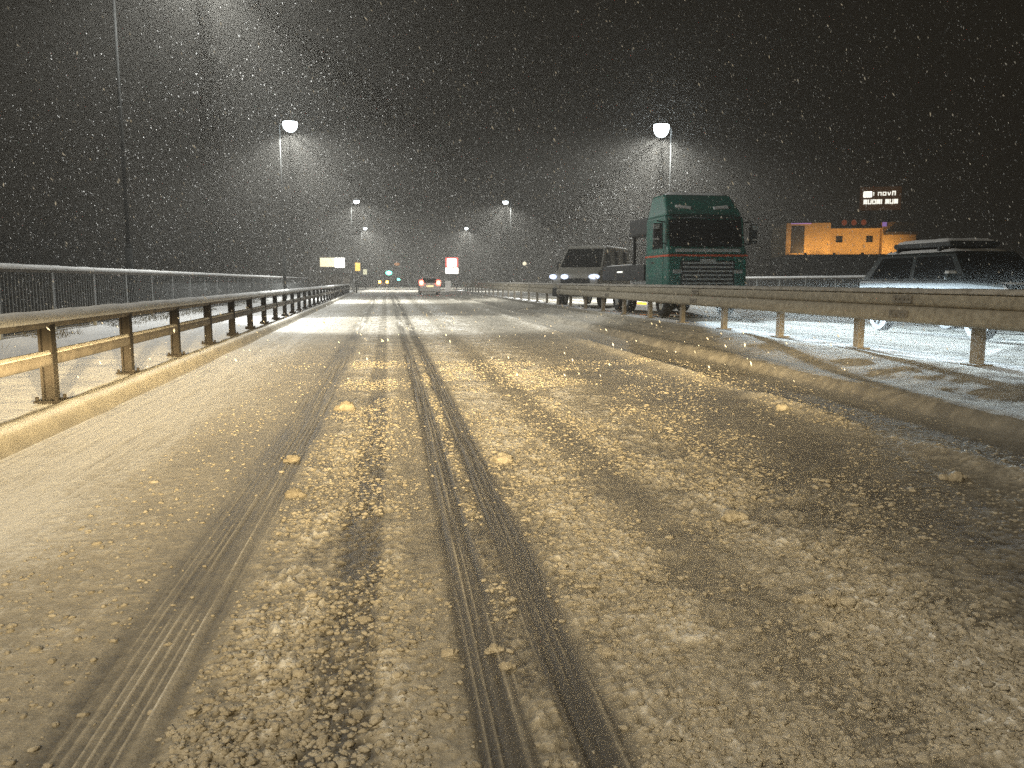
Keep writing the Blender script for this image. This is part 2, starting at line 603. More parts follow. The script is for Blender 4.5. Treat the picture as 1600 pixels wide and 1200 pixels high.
def opp_cov(X, Y):
    t = np.interp(X, [7.8, 8.5, 8.9, 9.4, 9.9, 10.6, 11.0, 11.4, 11.9, 12.4, 13.1, 13.6, 14.2, 14.7, 15.5, 17.4],
                  [.95, .85, .45, .8, .85, .45, .75, .9, .8, .5, .85, .8, .5, .8, .95, 1])
    return np.clip(t + .5 * (fbm(X * 3, Y * .7, 3, 23) - .5), 0, 1)


strip('road', YS, refine([(7.84, .05), (17.2, .05)], .12), M['road'], .012, 4, 27, dr=False, cover=opp_cov)
strip('pavement', YS, refine([(17.18, .03), (17.25, .16), (18.6, .18)], .2), M['snow'], .01, 3, 29, dr=False)

# bridge deck below, land either side of it and the far junction
b = MB()
b.box((5.6, 38, -.62), (25.6, 98, 1.1))
b.build('bridge_deck', M['concrete'])['kind'] = 'structure'
o = link('ground', grid_mesh('ground', *[a for a in (lambda g: (g[1], g[0], g[0] * 0 - 6))(np.meshgrid(np.linspace(-60, 300, 40), np.linspace(-150, 190, 40), indexing='ij'))]), M['soil'], kind='structure')
b = MB()
b.box((15, 193.6, -3.05), (330, 207, 6.0))
b.build('embankment', M['soil'])['kind'] = 'structure'
o = strip('ground', np.linspace(90.5, 296, 120), refine([(-145, -.02), (-30, -.02), (30, -.02), (175, -.02)], 2.5), M['road'], .03, .8, 35, dr=False,
          cover=lambda X, Y: np.clip(.72 + .5 * (fbm(X * .4, Y * .25, 4, 37) - .5), 0, 1))
# bank of ploughed snow lying across the junction
u = np.linspace(-5.6, 5.0, 120)
v = np.linspace(-1, 1, 12)
Vg, Ug = np.meshgrid(v, u, indexing='ij')
Zg = np.clip(1 - Vg ** 2, 0, 1) * (.13 + .14 * fbm(Ug * 1.1, Vg * 2, 3, 4)) - .03
link('snow_bank', grid_mesh('snow_bank', Ug, 93.5 + Vg * 1.3 + .02 * Ug, Zg + .02), M['snow_dirty'], kind='structure')

# ------------------------------------------------------------------ LEFT GUARD RAIL
def rail_mesh(name, ys, xf, prof, amp=0.0, sc=3.0, seed=0):
    """closed tube swept along y with a cross-section of (dx, z)"""
    P = np.array(prof, float)
    n = len(P)
    ys = np.asarray(ys, float)
    Yg, K = np.meshgrid(ys, np.arange(n), indexing='ij')
    nz = amp * (fbm(Yg * sc, K * .5, 3, seed) - .5) * 2
    cx = P[:, 0].mean()
    cz = P[:, 1].mean()
    Xg = xf(Yg) + P[:, 0][K] + nz * np.sign(P[:, 0][K] - cx) * .4
    Zg = P[:, 1][K] + nz * np.clip((P[:, 1][K] - cz) / .05, 0, 1)
    V = np.stack([Xg.ravel(), Yg.ravel(), Zg.ravel()], 1)
    F = []
    m = len(ys)
    i, k = np.meshgrid(np.arange(m - 1), np.arange(n), indexing='ij')
    k2 = (k + 1) % n
    F = np.stack([(i * n + k).ravel(), (i * n + k2).ravel(), ((i + 1) * n + k2).ravel(), ((i + 1) * n + k).ravel()], 1)
    return np_mesh(name, V, F)


def ring(rx, rz, cz, n=14, flat=None):
    out = []
    for k in range(n):
        a = 2 * math.pi * k / n
        z = cz + rz * math.sin(a)
        if flat is not None:
            z = max(z, flat)
        out.append((rx * math.cos(a), z))
    return out


RY = [-6, -2, 1, 3]
while RY[-1] < 77:
    RY.append(RY[-1] + max(.07, .012 * RY[-1]))
gl = thing('guard_rail', 'long two-rail guard rail along the left kerb, snow lying on its round top rail', 'guard rail', (-2.98, 0, .15))
gx = lambda y: drift(y)
link('top_rail', rail_mesh('top_rail', RY, gx, ring(.06, .055, .70)), M['rail'], gl)
link('lower_rail', rail_mesh('lower_rail', RY, gx, ring(.05, .058, .375)), M['rail'], gl)
link('snow_cap', rail_mesh('snow_cap', RY, gx, ring(.074, .078, .722, 16, .70), .012, 2.5, 77), M['snow'], gl)
link('snow_cap', rail_mesh('snow_cap', RY, gx, ring(.045, .03, .424, 10, .422), .006, 2.5, 78), M['kerb'], gl)
pm = MB().box((-.045, 0, .33), (.02, .10, .72)).box((.045, 0, .33), (.02, .10, .72)).box((0, 0, .33), (.072, .018, .72)).mesh('post')
bp = MB().box((0, 0, .012), (.20, .24, .02), .004)
for sx in (-1, 1):
    for sy in (-1, 1):
        bp.cyl((sx * .078, sy * .09, .02), (sx * .078, sy * .09, .055), .016, n=6)
bpm = bp.mesh('base_plate')
y = 0.85
while y < 77:
    po = link('post', pm, M['post'], gl, (float(drift(y)) - .0, y, 0))
    link('base_plate', bpm, M['post'], po)
    y += 2.2

# ------------------------------------------------------------------ LEFT PARAPET RAILING
def railing(label, x0, y0, y1, pitch, ztop, base, dr, group=None, barpitch=.14, first=0):
    t = thing('railing', label, 'railing', (x0, 0, base))
    f = (lambda yy: drift(yy)) if dr else (lambda yy: np.asarray(yy, float) * 0)
    rys = [y0]
    while rys[-1] < y1:
        rys.append(min(y1, rys[-1] + max(.1, .014 * abs(rys[-1]))))
        if rys[-1] >= y1:
            break
    zt = ztop - base
    link('handrail', rail_mesh('handrail', rys, f, ring(.045, .045, zt - .10)), M['rail'], t)
    link('snow_cap', rail_mesh('snow_cap', rys, f, ring(.065, .06, zt - .062, 14, zt - .09), .012, 2.2, 83), M['snow'], t)
    link('bottom_rail', rail_mesh('bottom_rail', rys, f, ring(.025, .025, .14, 8)), M['bars'], t)
    pmesh = MB().box((0, 0, (zt - .14) / 2), (.07, .09, zt - .14), .006).mesh('post')
    zb0, zb1 = .15, zt - .14
    bm_ = MB().box((0, 0, (zb0 + zb1) / 2), (.016, .016, zb1 - zb0)).mesh('bar')
    n = 0
    rest = MB()
    yy = y0 + .3
    ps = []
    while yy < y1:
        ps.append(yy)
        link('post', pmesh, M['bars'], t, (float(f(yy)), yy, 0))
        yy += pitch
    nb = int(round(pitch / barpitch))
    for p in ps:
        for k in range(1, nb):
            q = p + pitch * k / nb
            if q > y1:
                continue
            n += 1
            if q >= first and n <= 10 ** 6 and railing.count < 295:
                railing.count += 1
                link('bar', bm_, M['bars'], t, (float(f(q)), q, 0))
            else:
                rest.box((float(f(q)), q, (zb0 + zb1) / 2), (.016, .016, zb1 - zb0))
    rb = rest.build('bars', M['bars'], t)
    rb['kind'] = 'stuff'
    return t


railing.count = 0
railing('long bridge parapet railing of upright bars behind the left pavement, snow on its handrail', -6.42, 5.0, 72, 2.3, 1.50, .22, True, first=12)
railing.count = 295
railing('far parapet railing beyond the oncoming carriageway, a thin white line of snow on top', 17.9, 4.0, 80, 2.4, 1.42, .17, False)

# grass tufts poking out of the snow under the left parapet
V, F = [], []
for k in range(5200):
    yy = 4 + 40 * random.random() ** 1.3
    if fbm(np.array([yy * .8]), np.array([1.0]), 2, 91)[0] < .36:
        continue
    xx = -6.15 + random.gauss(0, .16) + float(drift(yy))
    hh = random.uniform(.05, .16)
    a = random.uniform(0, 6.28)
    w = .006
    lx, ly = random.gauss(0, .06), random.gauss(0, .06)
    i = len(V)
    V += [(xx - w * math.cos(a), yy - w * math.sin(a), .17), (xx + w * math.cos(a), yy + w * math.sin(a), .17), (xx + lx, yy + ly, .18 + hh)]
    F.append((i, i + 1, i + 2))
M['grass'] = mat('withered_grass', (0.10, 0.085, 0.04), 0.9, var=0.4)
o = link('grass', np_mesh('grass', V, F, False), M['grass'], kind='stuff')
tag(o, 'withered grass tufts poking through snow under the left parapet railing', 'grass')

# ------------------------------------------------------------------ RIGHT GUARD RAIL
gr = thing('guard_rail', 'heavy double-beam guard rail on the central reserve, both beams caked in brown slush', 'guard rail', (7.0, 0, .165))
zx = lambda y: np.asarray(y, float) * 0
RY2 = [-4, 0, 3]
while RY2[-1] < 82:
    RY2.append(RY2[-1] + max(.06, .010 * RY2[-1]))


def rrect(w, z0, z1, r=.05, n=4):
    out = []
    for cx, cz, a0 in ((w / 2 - r, z1 - r, 0), (-w / 2 + r, z1 - r, 90), (-w / 2 + r, z0 + r, 180), (w / 2 - r, z0 + r, 270)):
        for k in range(n + 1):
            a = R(a0 + 90 * k / n)
            out.append((cx + r * math.cos(a), cz + r * math.sin(a)))
    return out


link('upper_beam', rail_mesh('upper_beam', RY2, zx, rrect(.17, .685, .89, .07)), M['rail_r'], gr)
link('lower_beam', rail_mesh('lower_beam', RY2, zx, [(p[0] - .035, p[1]) for p in rrect(.19, .47, .695, .075)]), M['rail_r'], gr)
link('snow_cap', rail_mesh('snow_cap', RY2, zx, [(p[0] - .005, p[1]) for p in ring(.088, .07, .872, 16, .872)], .012, 1.8, 87), M['snow_dirty'], gr)
spl = MB().box((-.088, 0, .79), (.012, .42, .11), .004)
spl2 = MB().box((-.133, 0, .585), (.012, .42, .10), .004)
for a_, x_, z_ in ((spl, -.096, .79), (spl2, -.141, .585)):
    for q in (-.14, -.05, .05, .14):
        a_.cyl((x_ + .004, q, z_), (x_ - .010, q, z_), .014, n=6)
splm, splm2 = spl.mesh('splice_plate'), spl2.mesh('splice_plate')
y = 2.48
while y < 60:
    link('splice_plate', splm, M['post_r'], gr, (0, y, 0))
    link('splice_plate', splm2, M['post_r'], gr, (0, y, 0))
    y += 7.68
pm2 = MB().box((.09, 0, .41), (.10, .15, .86), .01).mesh('post')
bpm2 = MB().box((.09, 0, .012), (.26, .26, .024), .006).mesh('base_plate')
y = 1.2
while y < 82:
    po = link('post', pm2, M['post_r'], gr, (0, y, 0))
    link('base_plate', bpm2, M['post_r'], po)
    y += 2.56

# ------------------------------------------------------------------ STREET LAMPS
COOL = (0.98, 0.985, 0.93)


def street_lamp(x, y, side, label, power=LAMP_W, base=0.0, hgt=10.0, k=1.0, col=None, reach=.55):
    """side +1: the head hangs out towards +x"""
    t = thing('street_lamp', label, 'street lamp', (x - side * reach, y, base), 0, 'street lamps along the bridge road')
    hz = hgt - base
    MB().cyl((0, 0, 0), (0, 0, 2.4), .10, .10, 12).cyl((0, 0, 2.4), (0, 0, 2.5), .10, .065, 12).cyl((0, 0, 2.5), (0, 0, hz + .02), .055, .035, 12).build('pole', M['pole'], t, sm=True)
    q = side * (reach - .55)
    MB().cyl((0, 0, hz), (q + side * .28, 0, hz + .06), .04, .035, 8).build('arm', M['pole'], t)
    MB().box((q + side * .58, 0, hz + .09), (.66, .34, .10), .03, Matrix.Rotation(R(-side * 9), 3, 'Y')).build('lamp_head', M['head'], t)
    MB().ell((q + side * .60, 0, hz + .045), (.33 * k, .27 * k, .30 * k * k), 16, 10, -1.0, 0.25).build('lamp_lens', M['lens'], t, sm=True)  # lens enlarged on the nearest lamps to stand in for their glare
    loc = (x + side * .05, y, hgt + .02 - .30 * k * k - .10)
    for nm, tx, pw, half in (('lamp_light', 1.6, power * 1.15, 83), ('lamp_beam', 5.0, power * 2.3, 27)):
        s = spot(nm, loc, (x + side * tx, y - .5, 0), pw, col or COOL, half, .45, .12)
        s.parent = t
        s.location = Vector(loc) - t.location
    return t


street_lamp(-5.7, 48.3, 1, 'lit street lamp on the left, nearer and larger than the two small lamps beyond it', base=.16, k=1.25)
street_lamp(-4.0, 92.9, 1, 'small lit street lamp on the left, middle one of the left row')
street_lamp(-4.65, 139.7, 1, 'tiny lit street lamp farthest in the left row, above the amber sign')
street_lamp(15.6, 46.2, -1, 'brightest street lamp on the right, glaring above the green truck', base=.17, power=LAMP_W * 1.25, k=1.4)
street_lamp(12.7, 91.2, -1, 'small lit street lamp on the right, between glaring lamp and the red sign')
street_lamp(12.4, 137.2, -1, 'tiny lit street lamp above and right of the red and white sign')
# the next lamp of the left row: its head is just above the frame, its pole and its glow come into the picture
street_lamp(-5.0, 23.6, 1, 'dim grey lamp post behind the left railing near the left edge', base=-.3, power=LAMP_N, reach=2.2)
street_lamp(-4.3, -4.5, 1, 'unseen lamp added behind the camera to light the foreground', base=-.3, power=3000, col=(1.0, .845, .59), reach=3.1)  # added out of view for warm light on the foreground and left pavement

# ------------------------------------------------------------------ VEHICLES
def wheel(parent, x, y, r, w, side, rim='chrome'):
    a = MB()
    n = 20
    prof = [(0, r * .62), (0, r * .93), (.03, r), (w - .03, r), (w, r * .93), (w, r * .62)]
    rings = []
    for dx, rr in prof:
        rings.append([a.bm.verts.new((x - side * w / 2 + side * dx, y + rr * math.cos(6.2832 * k / n), r + rr * math.sin(6.2832 * k / n))) for k in range(n)])
    for j in range(len(prof) - 1):
        for k in range(n):
            a.bm.faces.new((rings[j][k], rings[j][(k + 1) % n], rings[j + 1][(k + 1) % n], rings[j + 1][k]))
    wo = thing_part('wheel', parent)
    a.build('tyre', M['black'], wo)
    b_ = MB().cyl((x - side * w * .45, y, r), (x + side * w * .36, y, r), r * .62, n=20)
    for k in range(5):
        an = 6.2832 * k / 5
        b_.box((x + side * w * .40, y + .36 * r * math.cos(an), r + .36 * r * math.sin(an)), (.02, .10 * r * 1.6, .5 * r), 0, Matrix.Rotation(an - math.pi / 2, 3, 'X'))
    b_.build('rim', M[rim], wo)
    return wo


def thing_part(name, parent):
    o_ = bpy.data.objects.new(name, None)
    COL.objects.link(o_)
    o_.parent = parent
    o_.empty_display_size = .1
    return o_


def snow_slab(name, parent, x0, x1, y0, y1, z, h, seed, m='snow', slope=0.0):
    u = np.linspace(0, 1, 20)
    v = np.linspace(0, 1, 20)
    Vg, Ug = np.meshgrid(v, u, indexing='ij')
    e = np.minimum(1, 9 * np.minimum(np.minimum(Ug, 1 - Ug), np.minimum(Vg, 1 - Vg)))
    Z = z + slope * (Vg - .0) + (h * (.7 + .6 * fbm(Ug * 5, Vg * 5, 3, seed))) * np.sqrt(e) - .012 * (1 - e)
    return link(name, grid_mesh(name, x0 + (x1 - x0) * Ug, y0 + (y1 - y0) * Vg, Z), M[m], parent)


def car(t, L, Wd, roof, belt, hood, prof_roof, paint, clear=.22, wr=.33, wheels=(.85, None), rim='chrome'):
    """front at y=0 facing -y, centre x=0; prof_roof = y of (windscreen foot, roof front, roof rear, rear window foot)"""
    a, b_, c, d = prof_roof
    hw = Wd / 2
    MB().prism([(0.03, clear + .12), (0.0, .55), (.06, hood - .12), (.22, hood - .02), (a, belt), (d, belt), (L - .05, belt - .08), (L, .62), (L - .04, clear + .1), (L - .3, clear), (.3, clear)],
               -hw, hw, .055).build('body', paint, t, sm=False)
    i0, i1 = hw - .07, hw - .27
    lo = [(-i0, a), (i0, a), (i0, d), (-i0, d)]
    hi = [(-i1, b_), (i1, b_), (i1, c), (-i1, c)]
    g = MB()
    A = [g.bm.verts.new((p[0], p[1], belt - .01)) for p in lo]
    B = [g.bm.verts.new((p[0], p[1], roof)) for p in hi]
    fs = [g.bm.faces.new(B)]
    for k in range(4):
        fs.append(g.bm.faces.new((A[k], A[(k + 1) % 4], B[(k + 1) % 4], B[k])))
    g._bev([fs[0]], .07)
    g.build('roof', paint, t)

    def P(k, zt):                     # point on corner edge k at height fraction zt
        return Vector((lo[k][0] + (hi[k][0] - lo[k][0]) * zt, lo[k][1] + (hi[k][1] - lo[k][1]) * zt, belt - .01 + (roof - belt) * zt))
    def face(k0, k1, u0, u1, z0=.08, z1=.84):
        f = lambda u_, z_: P(k0, z_).lerp(P(k1, z_), u_)
        return [f(u0, z0), f(u1, z0), f(u1, z1), f(u0, z1)]
    MB().quadslab(face(0, 1, .06, .94), .012).build('windscreen', M['glass'], t)
    MB().quadslab(face(2, 3, .07, .93), .012).build('rear_window', M['glass'], t)
    for u0, u1 in ((.06, .46), (.51, .92)):
        MB().quadslab(face(1, 2, u0, u1), .012).build('side_window', M['glass'], t)
        MB().quadslab(face(3, 0, 1 - u1, 1 - u0), .012).build('side_window', M['glass'], t)
    w0, w1 = wheels
    for yy in (w0, w1 or L - .9):
        for s in (-1, 1):
            wheel(t, s * (hw - .10), yy, wr, .22, s, rim)
    for s in (-1, 1):
        m_ = MB().box((s * (hw + .09), a + .25, belt + .08), (.20, .11, .15), .03)
        m_.box((s * (hw - .02), a + .27, belt + .03), (.10, .05, .05))
        m_.build('door_mirror', paint, t)
        for q in (.33, .62):
            MB().box((s * (hw + .005), a + (d - a) * q + .28, belt - .16), (.02, .16, .03), .004).build('door_handle', M['chrome'], t)


# silver hatchback ahead, seen from behind (built facing -y, then turned round)
t = thing('car', 'silver hatchback driving ahead, red tail lights lit above its yellow rear plate', 'car', (3.02, 72.2, .03), math.pi)
car(t, 4.1, 1.74, 1.50, .98, .92, (1.0, 1.75, 3.55, 4.02), M['silver'])
for s in (-1, 1):
    tl = MB().box((s * .72, 4.03, 1.02), (.36, .14, .44), .06).build('tail_light', M['e_tail'], t)  # oversized so its shape carries the red glow around the lamp
    MB().ell((s * .71, 4.11, 1.03), (.13, .03, .13), 12, 6).build('bulb', M['e_tail_core'], tl)
MB().box((0, 4.105, .74), (.56, .03, .13), .004).build('number_plate', M['e_plate'], t)
MB().box((0, 4.08, .40), (1.62, .12, .22), .04).build('rear_bumper', M['silver'], t)
snow_slab('snow_cap', t, -.55, .55, 1.85, 3.5, 1.50, .03, 5)

# small car far off at the junction with amber lights
t = thing('car', 'distant car at the junction with two amber rear lights side by side', 'car', (-1.9, 158, 0), math.pi)
car(t, 4.2, 1.78, 1.45, .95, .9, (1.05, 1.8, 3.4, 4.05), M['red_car'])
for s in (-1, 1):
    tl = MB().box((s * .69, 4.12, 1.02), (.5, .14, .55), .04).build('tail_light', M['e_amber'], t)
    MB().ell((s * .69, 4.2, 1.02), (.19, .04, .2), 12, 6).build('bulb', M['e_amber_core'], tl)
MB().box((0, 4.14, .42), (1.6, .1, .2), .03).build('rear_bumper', M['red_car'], t)

# dark four-by-four on the far side, snow on its roof
t = thing('car', 'dark four-by-four with snow heaped on its roof, passing on the far right', 'car', (11.95, 13.0, .07))
car(t, 4.9, 1.9, 1.74, 1.14, 1.08, (1.30, 1.95, 4.45, 4.86), M['suv'], clear=.3, wr=.38, rim='dark')
snow_slab('snow_cap', t, -.66, .66, 2.0, 4.4, 1.735, .07, 6)
MB().box((0, 3.2, 1.90), (1.16, 1.9, .12), .04).build('roof_box', M['dark'], t)
for yy in (2.5, 3.9):
    MB().box((0, yy, 1.80), (1.3, .06, .10)).build('roof_bar', M['dark'], t)
snow_slab('snow_cap', t, -.58, .58, 2.3, 4.1, 1.955, .07, 8)
snow_slab('snow_cap', t, -.8, .8, .3, 1.2, 1.07, .03, 9)
for s in (-1, 1):
    snow_slab('snow_cap', t, s * 1.04 - .1, s * 1.04 + .1, 1.49, 1.61, 1.29, .04, 12)
    MB().box((s * .70, -.005, .78), (.34, .08, .17), .03).build('headlight', M['e_hlamp'], t)
MB().box((0, -.01, .74), (.9, .05, .22), .02).build('grille', M['dark'], t)
MB().box((0, -.03, .48), (1.78, .16, .20), .05).build('front_bumper', M['suv'], t)
for s in (-1, 1):
    dipped(spot('headlight_beam', (11.95 + s * .7, 12.92, .85), (11.95 + s * .7, 2.0, 0), 5, (0.80, 0.90, 1.0), 45, .9, .06, parent=t), 2.3)
M2 = None

# green truck
TX, TY = 9.68, 24.0
t = thing('truck', 'green cab truck with orange-red waist stripe and dark windscreen, coming towards the camera', 'truck', (TX, TY, .07))
hw = 1.28
MB().prism([(.02, .45), (.0, 1.2), (.04, 2.05), (.18, 2.2), (.36, 3.02), (.44, 3.16), (2.25, 3.16), (2.3, 3.1), (2.3, .9), (1.6, .9), (1.55, .45)], -hw, hw, .07).build('cab', M['green'], t)
MB().prism([(.42, 3.15), (.48, 3.30), (1.05, 3.84), (1.25, 3.89), (2.28, 3.89), (2.28, 3.15)], -hw + .03, hw - .03, .06, [0, .03, .16, .18, .16, 0]).build('roof_deflector', M['green'], t)
# snow caught on the roof edge, and the pale sun visor
snow_slab('snow_cap', t, -1.02, 1.02, 1.1, 2.25, 3.875, .08, 21)
MB().box((0, .30, 3.13), (2.2, .34, .05), .015, Matrix.Rotation(R(18), 3, 'X')).build('sun_visor', M['glass'], t)
for s in (-1, 1):
    MB().box((s * .62, .62, 3.42), (.52, .09, .13), .03, Matrix.Rotation(R(-38), 3, 'X') @ Matrix.Rotation(R(s * -8), 3, 'Y')).build('roof_lamp', M['white_paint'], t)
MB().quadslab([(-hw + .10, .165, 2.2), (hw - .10, .165, 2.2), (hw - .10, .345, 3.02), (-hw + .10, .345, 3.02)], .018).build('windscreen', M['glass'], t)
for s in (-1, 1):
    MB().box((s * .45, .13, 2.30), (.85, .02, .03), 0, Matrix.Rotation(R(s * 9), 3, 'Y')).build('wiper', M['black'], t)
    MB().quadslab([(s * (hw + .002), .55, 2.15), (s * (hw + .002), 1.55, 2.15), (s * (hw + .002), 1.5, 2.95), (s * (hw + .002), .62, 2.95)], .012).build('side_window', M['glass'], t)
    do = MB().box((s * (hw + .004), 1.05, 1.4), (.012, 1.14, 1.36), .004).build('door', M['green'], t)
    MB().box((s * (hw + .022), 1.5, 1.72), (.03, .18, .05), .01).build('handle', M['dark'], do)
    MB().box((s * (hw + .012), 1.15, 1.915), (.016, 2.25, .06)).build('stripe', M['orange_stripe'], t)
    for k, zz in enumerate((.62, .98)):
        MB().box((s * (hw + .01), 1.0, zz), (.05, .5, .05), .01).build('step', M['chrome'], t)
MB().box((0, -.002, 1.915), (2 * hw + .02, .07, .06)).build('stripe', M['orange_stripe'], t)
MB().box((0, -.005, 2.07), (2.1, .05, .10), .015).build('wiper_cowl', M['chrome'], t)
g = MB().box((0, -.005, 1.36), (1.75, .04, .78), .02).build('grille', M['dark'], t)
for k in range(6):
    MB().box((0, -.035, 1.06 + .125 * k), (1.62, .035, .055), .01).build('slat', M['chrome'], g)
MB().box((0, -.03, 1.76), (.5, .03, .09), .01).build('badge_bar', M['chrome'], t)
MB().box((0, -.06, .66), (2.44, .26, .46), .08).build('bumper', M['green'], t)
MB().box((0, -.2, .60), (.52, .01, .115)).build('number_plate', M['white_paint'], t)
for s in (-1, 1):
    MB().box((s * .93, -.19, .74), (.40, .05, .20), .03).build('headlight', M['e_hlamp'], t)
    MB().box((s * .98, -.015, 1.42), (.30, .05, .12), .02).build('indicator', M['chrome'], t)
    mi = MB().box((s * (hw + .30), .28, 2.60), (.24, .12, .62), .05).build('mirror', M['dark'], t)
    MB().cyl((s * hw, .42, 2.95), (s * (hw + .30), .30, 2.98), .02).cyl((s * hw, .42, 2.3), (s * (hw + .30), .30, 2.28), .02).build('arm', M['dark'], mi)
    MB().box((s * (hw + .33), .215, 2.80), (.20, .03, .16), .03).build('mirror_shell', M['chrome'], mi)
    MB().box((s * (hw + .33), .215, 2.42), (.20, .03, .05), .02).build('snow_strip', M['snow'], mi)
    dipped(spot('headlight_beam', (TX + s * .93, TY - .25, .81), (TX + s * .93 + 1.6, TY - 14, 0), TRUCK_W, (0.72, 0.89, 1.0), 24, 1.0, .07, parent=t), 2.3)
# chassis and flat body
MB().box((0, 4.7, .80), (.95, 7.2, .26)).box((-.75, 3.4, .68), (.55, 1.3, .55), .08).box((.75, 3.4, .68), (.55, 1.3, .55), .08).build('chassis', M['dark'], t)
MB().box((0, 5.35, 1.42), (2.46, 5.5, .56), .02).build('flat_bed', M['dark'], t)
for s in (-1, 1):
    MB().box((s * 1.0, 2.75, 2.2), (.10, .10, 1.0)).build('stake', M['dark'], t)
    MB().box((s * 1.0, 4.5, 2.2), (.10, .10, 1.0)).build('stake', M['dark'], t)
MB().box((0, 3.6, 2.98), (2.3, 2.2, .60), .08).box((-.3, 3.3, 3.34), (.9, 1.2, .2), .05).build('folded_crane', M['dark'], t)
snow_slab('snow_cap', t, -1.18, 1.18, 5.0, 8.0, 1.70, .05, 31)
for yy, in ((.98,), (4.9,), (6.2,)):
    for s in (-1, 1):
        wheel(t, s * 1.03, yy, .5, .30, s)
for yy, mm in ((2.9, 'e_marker'), (2.45, 'e_marker')):
    MB().box((-1.26, yy, .37), (.06, .42, .07), .015).build('side_marker', M[mm], t)
MB().box((-1.25, 5.5, 1.46), (.05, .62, .05), .015).build('side_marker', M['e_markerw'], t)

# pale van following it, turning in so that its flank shows
t = thing('van', 'pale high van with bluish-white headlamps, half hidden behind the green truck', 'van', (7.62, 33.5, .10), R(-32))
MB().prism([(.02, .45), (.0, 1.15), (.12, 1.42), (.62, 1.62), (1.45, 2.52), (1.75, 2.64), (5.2, 2.64), (5.3, 2.5), (5.3, .5)], -1.0, 1.0, .07, [0, 0, 0, 0, .12, .15, .15, .1, 0]).build('body', M['pale_body'], t)
MB().quadslab([(-.90, .655, 1.70), (.90, .655, 1.70), (.80, 1.38, 2.48), (-.80, 1.38, 2.48)], .02).build('windscreen', M['glass'], t)
MB().box((0, -.01, 1.0), (1.3, .04, .42), .02).build('grille', M['dark'], t)
MB().box((0, -.05, .62), (1.96, .2, .36), .05).build('bumper', M['dark'], t)
for s in (-1, 1):
    MB().quadslab([(s * .975, 1.1, 1.68), (s * .975, 1.95, 1.68), (s * .91, 1.95, 2.3), (s * .91, 1.5, 2.3)], .03).build('side_window', M['glass'], t)
    for yy in (2.9, 4.3):
        MB().box((s * .965, yy, 2.05), (.10, .30, .75), .02).build('side_window', M['dark'], t)
    MB().box((s * 1.12, 1.0, 1.75), (.16, .1, .36), .03).build('mirror', M['dark'], t)
    for yy in (1.0, 4.4):
        wheel(t, s * .88, yy, .38, .24, s)
for (hx, rr) in ((-.98, .17), (-.46, .17), (.86, .24)):
    MB().ell((hx, -.04, 1.28), (rr, .08, .11), 14, 8).build('headlamp', M['e_hlamp'], t, sm=True)

# ------------------------------------------------------------------ SIGNS AND LIGHTS AT THE JUNCTION
t = thing('sign_box', 'wide lit sign box, dull cream on its left and glaring white on its right', 'sign', (-7.6, 96, 0))
MB().box((.02, .1, 3.35), (1.66, .22, 1.02), .02).build('cream_panel', M['e_cream'], t)
MB().box((1.43, .1, 3.30), (1.14, .24, 1.14), .12).build('white_panel', M['e_bright'], t)
MB().box((.6, .36, 3.33), (2.9, .16, 1.3), .03).build('casing', M['dark'], t)
for x in (-.5, 1.6):
    MB().cyl((x, .36, 0), (x, .36, 2.8), .07, n=8).build('leg', M['dark'], t)
b = thing('kiosk', 'dark low kiosk standing under the wide lit sign box', 'kiosk', (-7.0, 97.6, 0))
MB().box((.2, .6, 1.05), (3.2, 1.8, 2.1), .03).build('wall', M['darkwall'], b)
MB().box((.2, .5, 2.17), (3.6, 2.2, .14), .02).build('roof', M['dark'], b)

t = thing('sign', 'small upright amber lit sign on a post right of the cream sign box', 'sign', (-4.30, 100, 0))
MB().box((0, 0, 2.9), (.60, .16, 1.0), .05).build('sign_panel', M['e_ambersign'], t)
MB().cyl((0, .1, 0), (0, .1, 2.5), .05, n=8).build('post', M['pole'], t)
t = thing('sign', 'small pale yellowish lit sign, lower and right of the amber one', 'sign', (-3.6, 105, 0))
MB().box((0, 0, 2.35), (.50, .16, .66), .04).build('sign_panel', M['e_palesign'], t)
MB().cyl((0, .1, 0), (0, .1, 2.1), .05, n=8).build('post', M['pole'], t)
t = thing('bollard', 'grey and dark post at the end of the left guard rail', 'bollard', (-3.95, 82, 0))
MB().box((0, 0, .62), (.22, .2, 1.24), .05).build('post', M['white_paint'], t)
MB().box((.26, .1, .75), (.16, .2, 1.5), .04).build('dark_post', M['dark'], t)

t = thing('traffic_light', 'traffic light showing bright green over the junction', 'traffic light', (-.62, 112, 0))
MB().cyl((0, .16, 0), (0, .16, 3.1), .06, n=10).build('pole', M['dark'], t)
MB().box((0, 0, 2.68), (.42, .26, 1.1), .04).build('housing', M['dark'], t)
for k, (zz, mm) in enumerate(((3.05, 'dark'), (2.70, 'dark'), (2.30, 'e_green'))):
    ln = MB().ell((0, -.15, zz), (.42 if k == 2 else .13, .07, .30 if k == 2 else .13), 14, 8).build('lens', M[mm], t, sm=True)
    if k == 2:
        MB().ell((0, -.22, zz), (.27, .04, .17), 12, 6).build('bulb', M['e_green_core'], ln)
t = thing('traffic_light', 'small low teal-green traffic light right of the amber car lights', 'traffic light', (.85, 140, 0))
MB().cyl((0, .16, 0), (0, .16, 2.5), .06, n=10).build('pole', M['dark'], t)
MB().box((0, 0, 1.9), (.40, .26, 1.1), .04).build('housing', M['dark'], t)
for k, (zz, mm) in enumerate(((2.25, 'dark'), (1.9, 'dark'), (1.45, 'e_green'))):
    MB().ell((0, -.15, zz), (.26 if k == 2 else .13, .07, .2 if k == 2 else .13), 12, 6).build('lens', M[mm], t, sm=True)

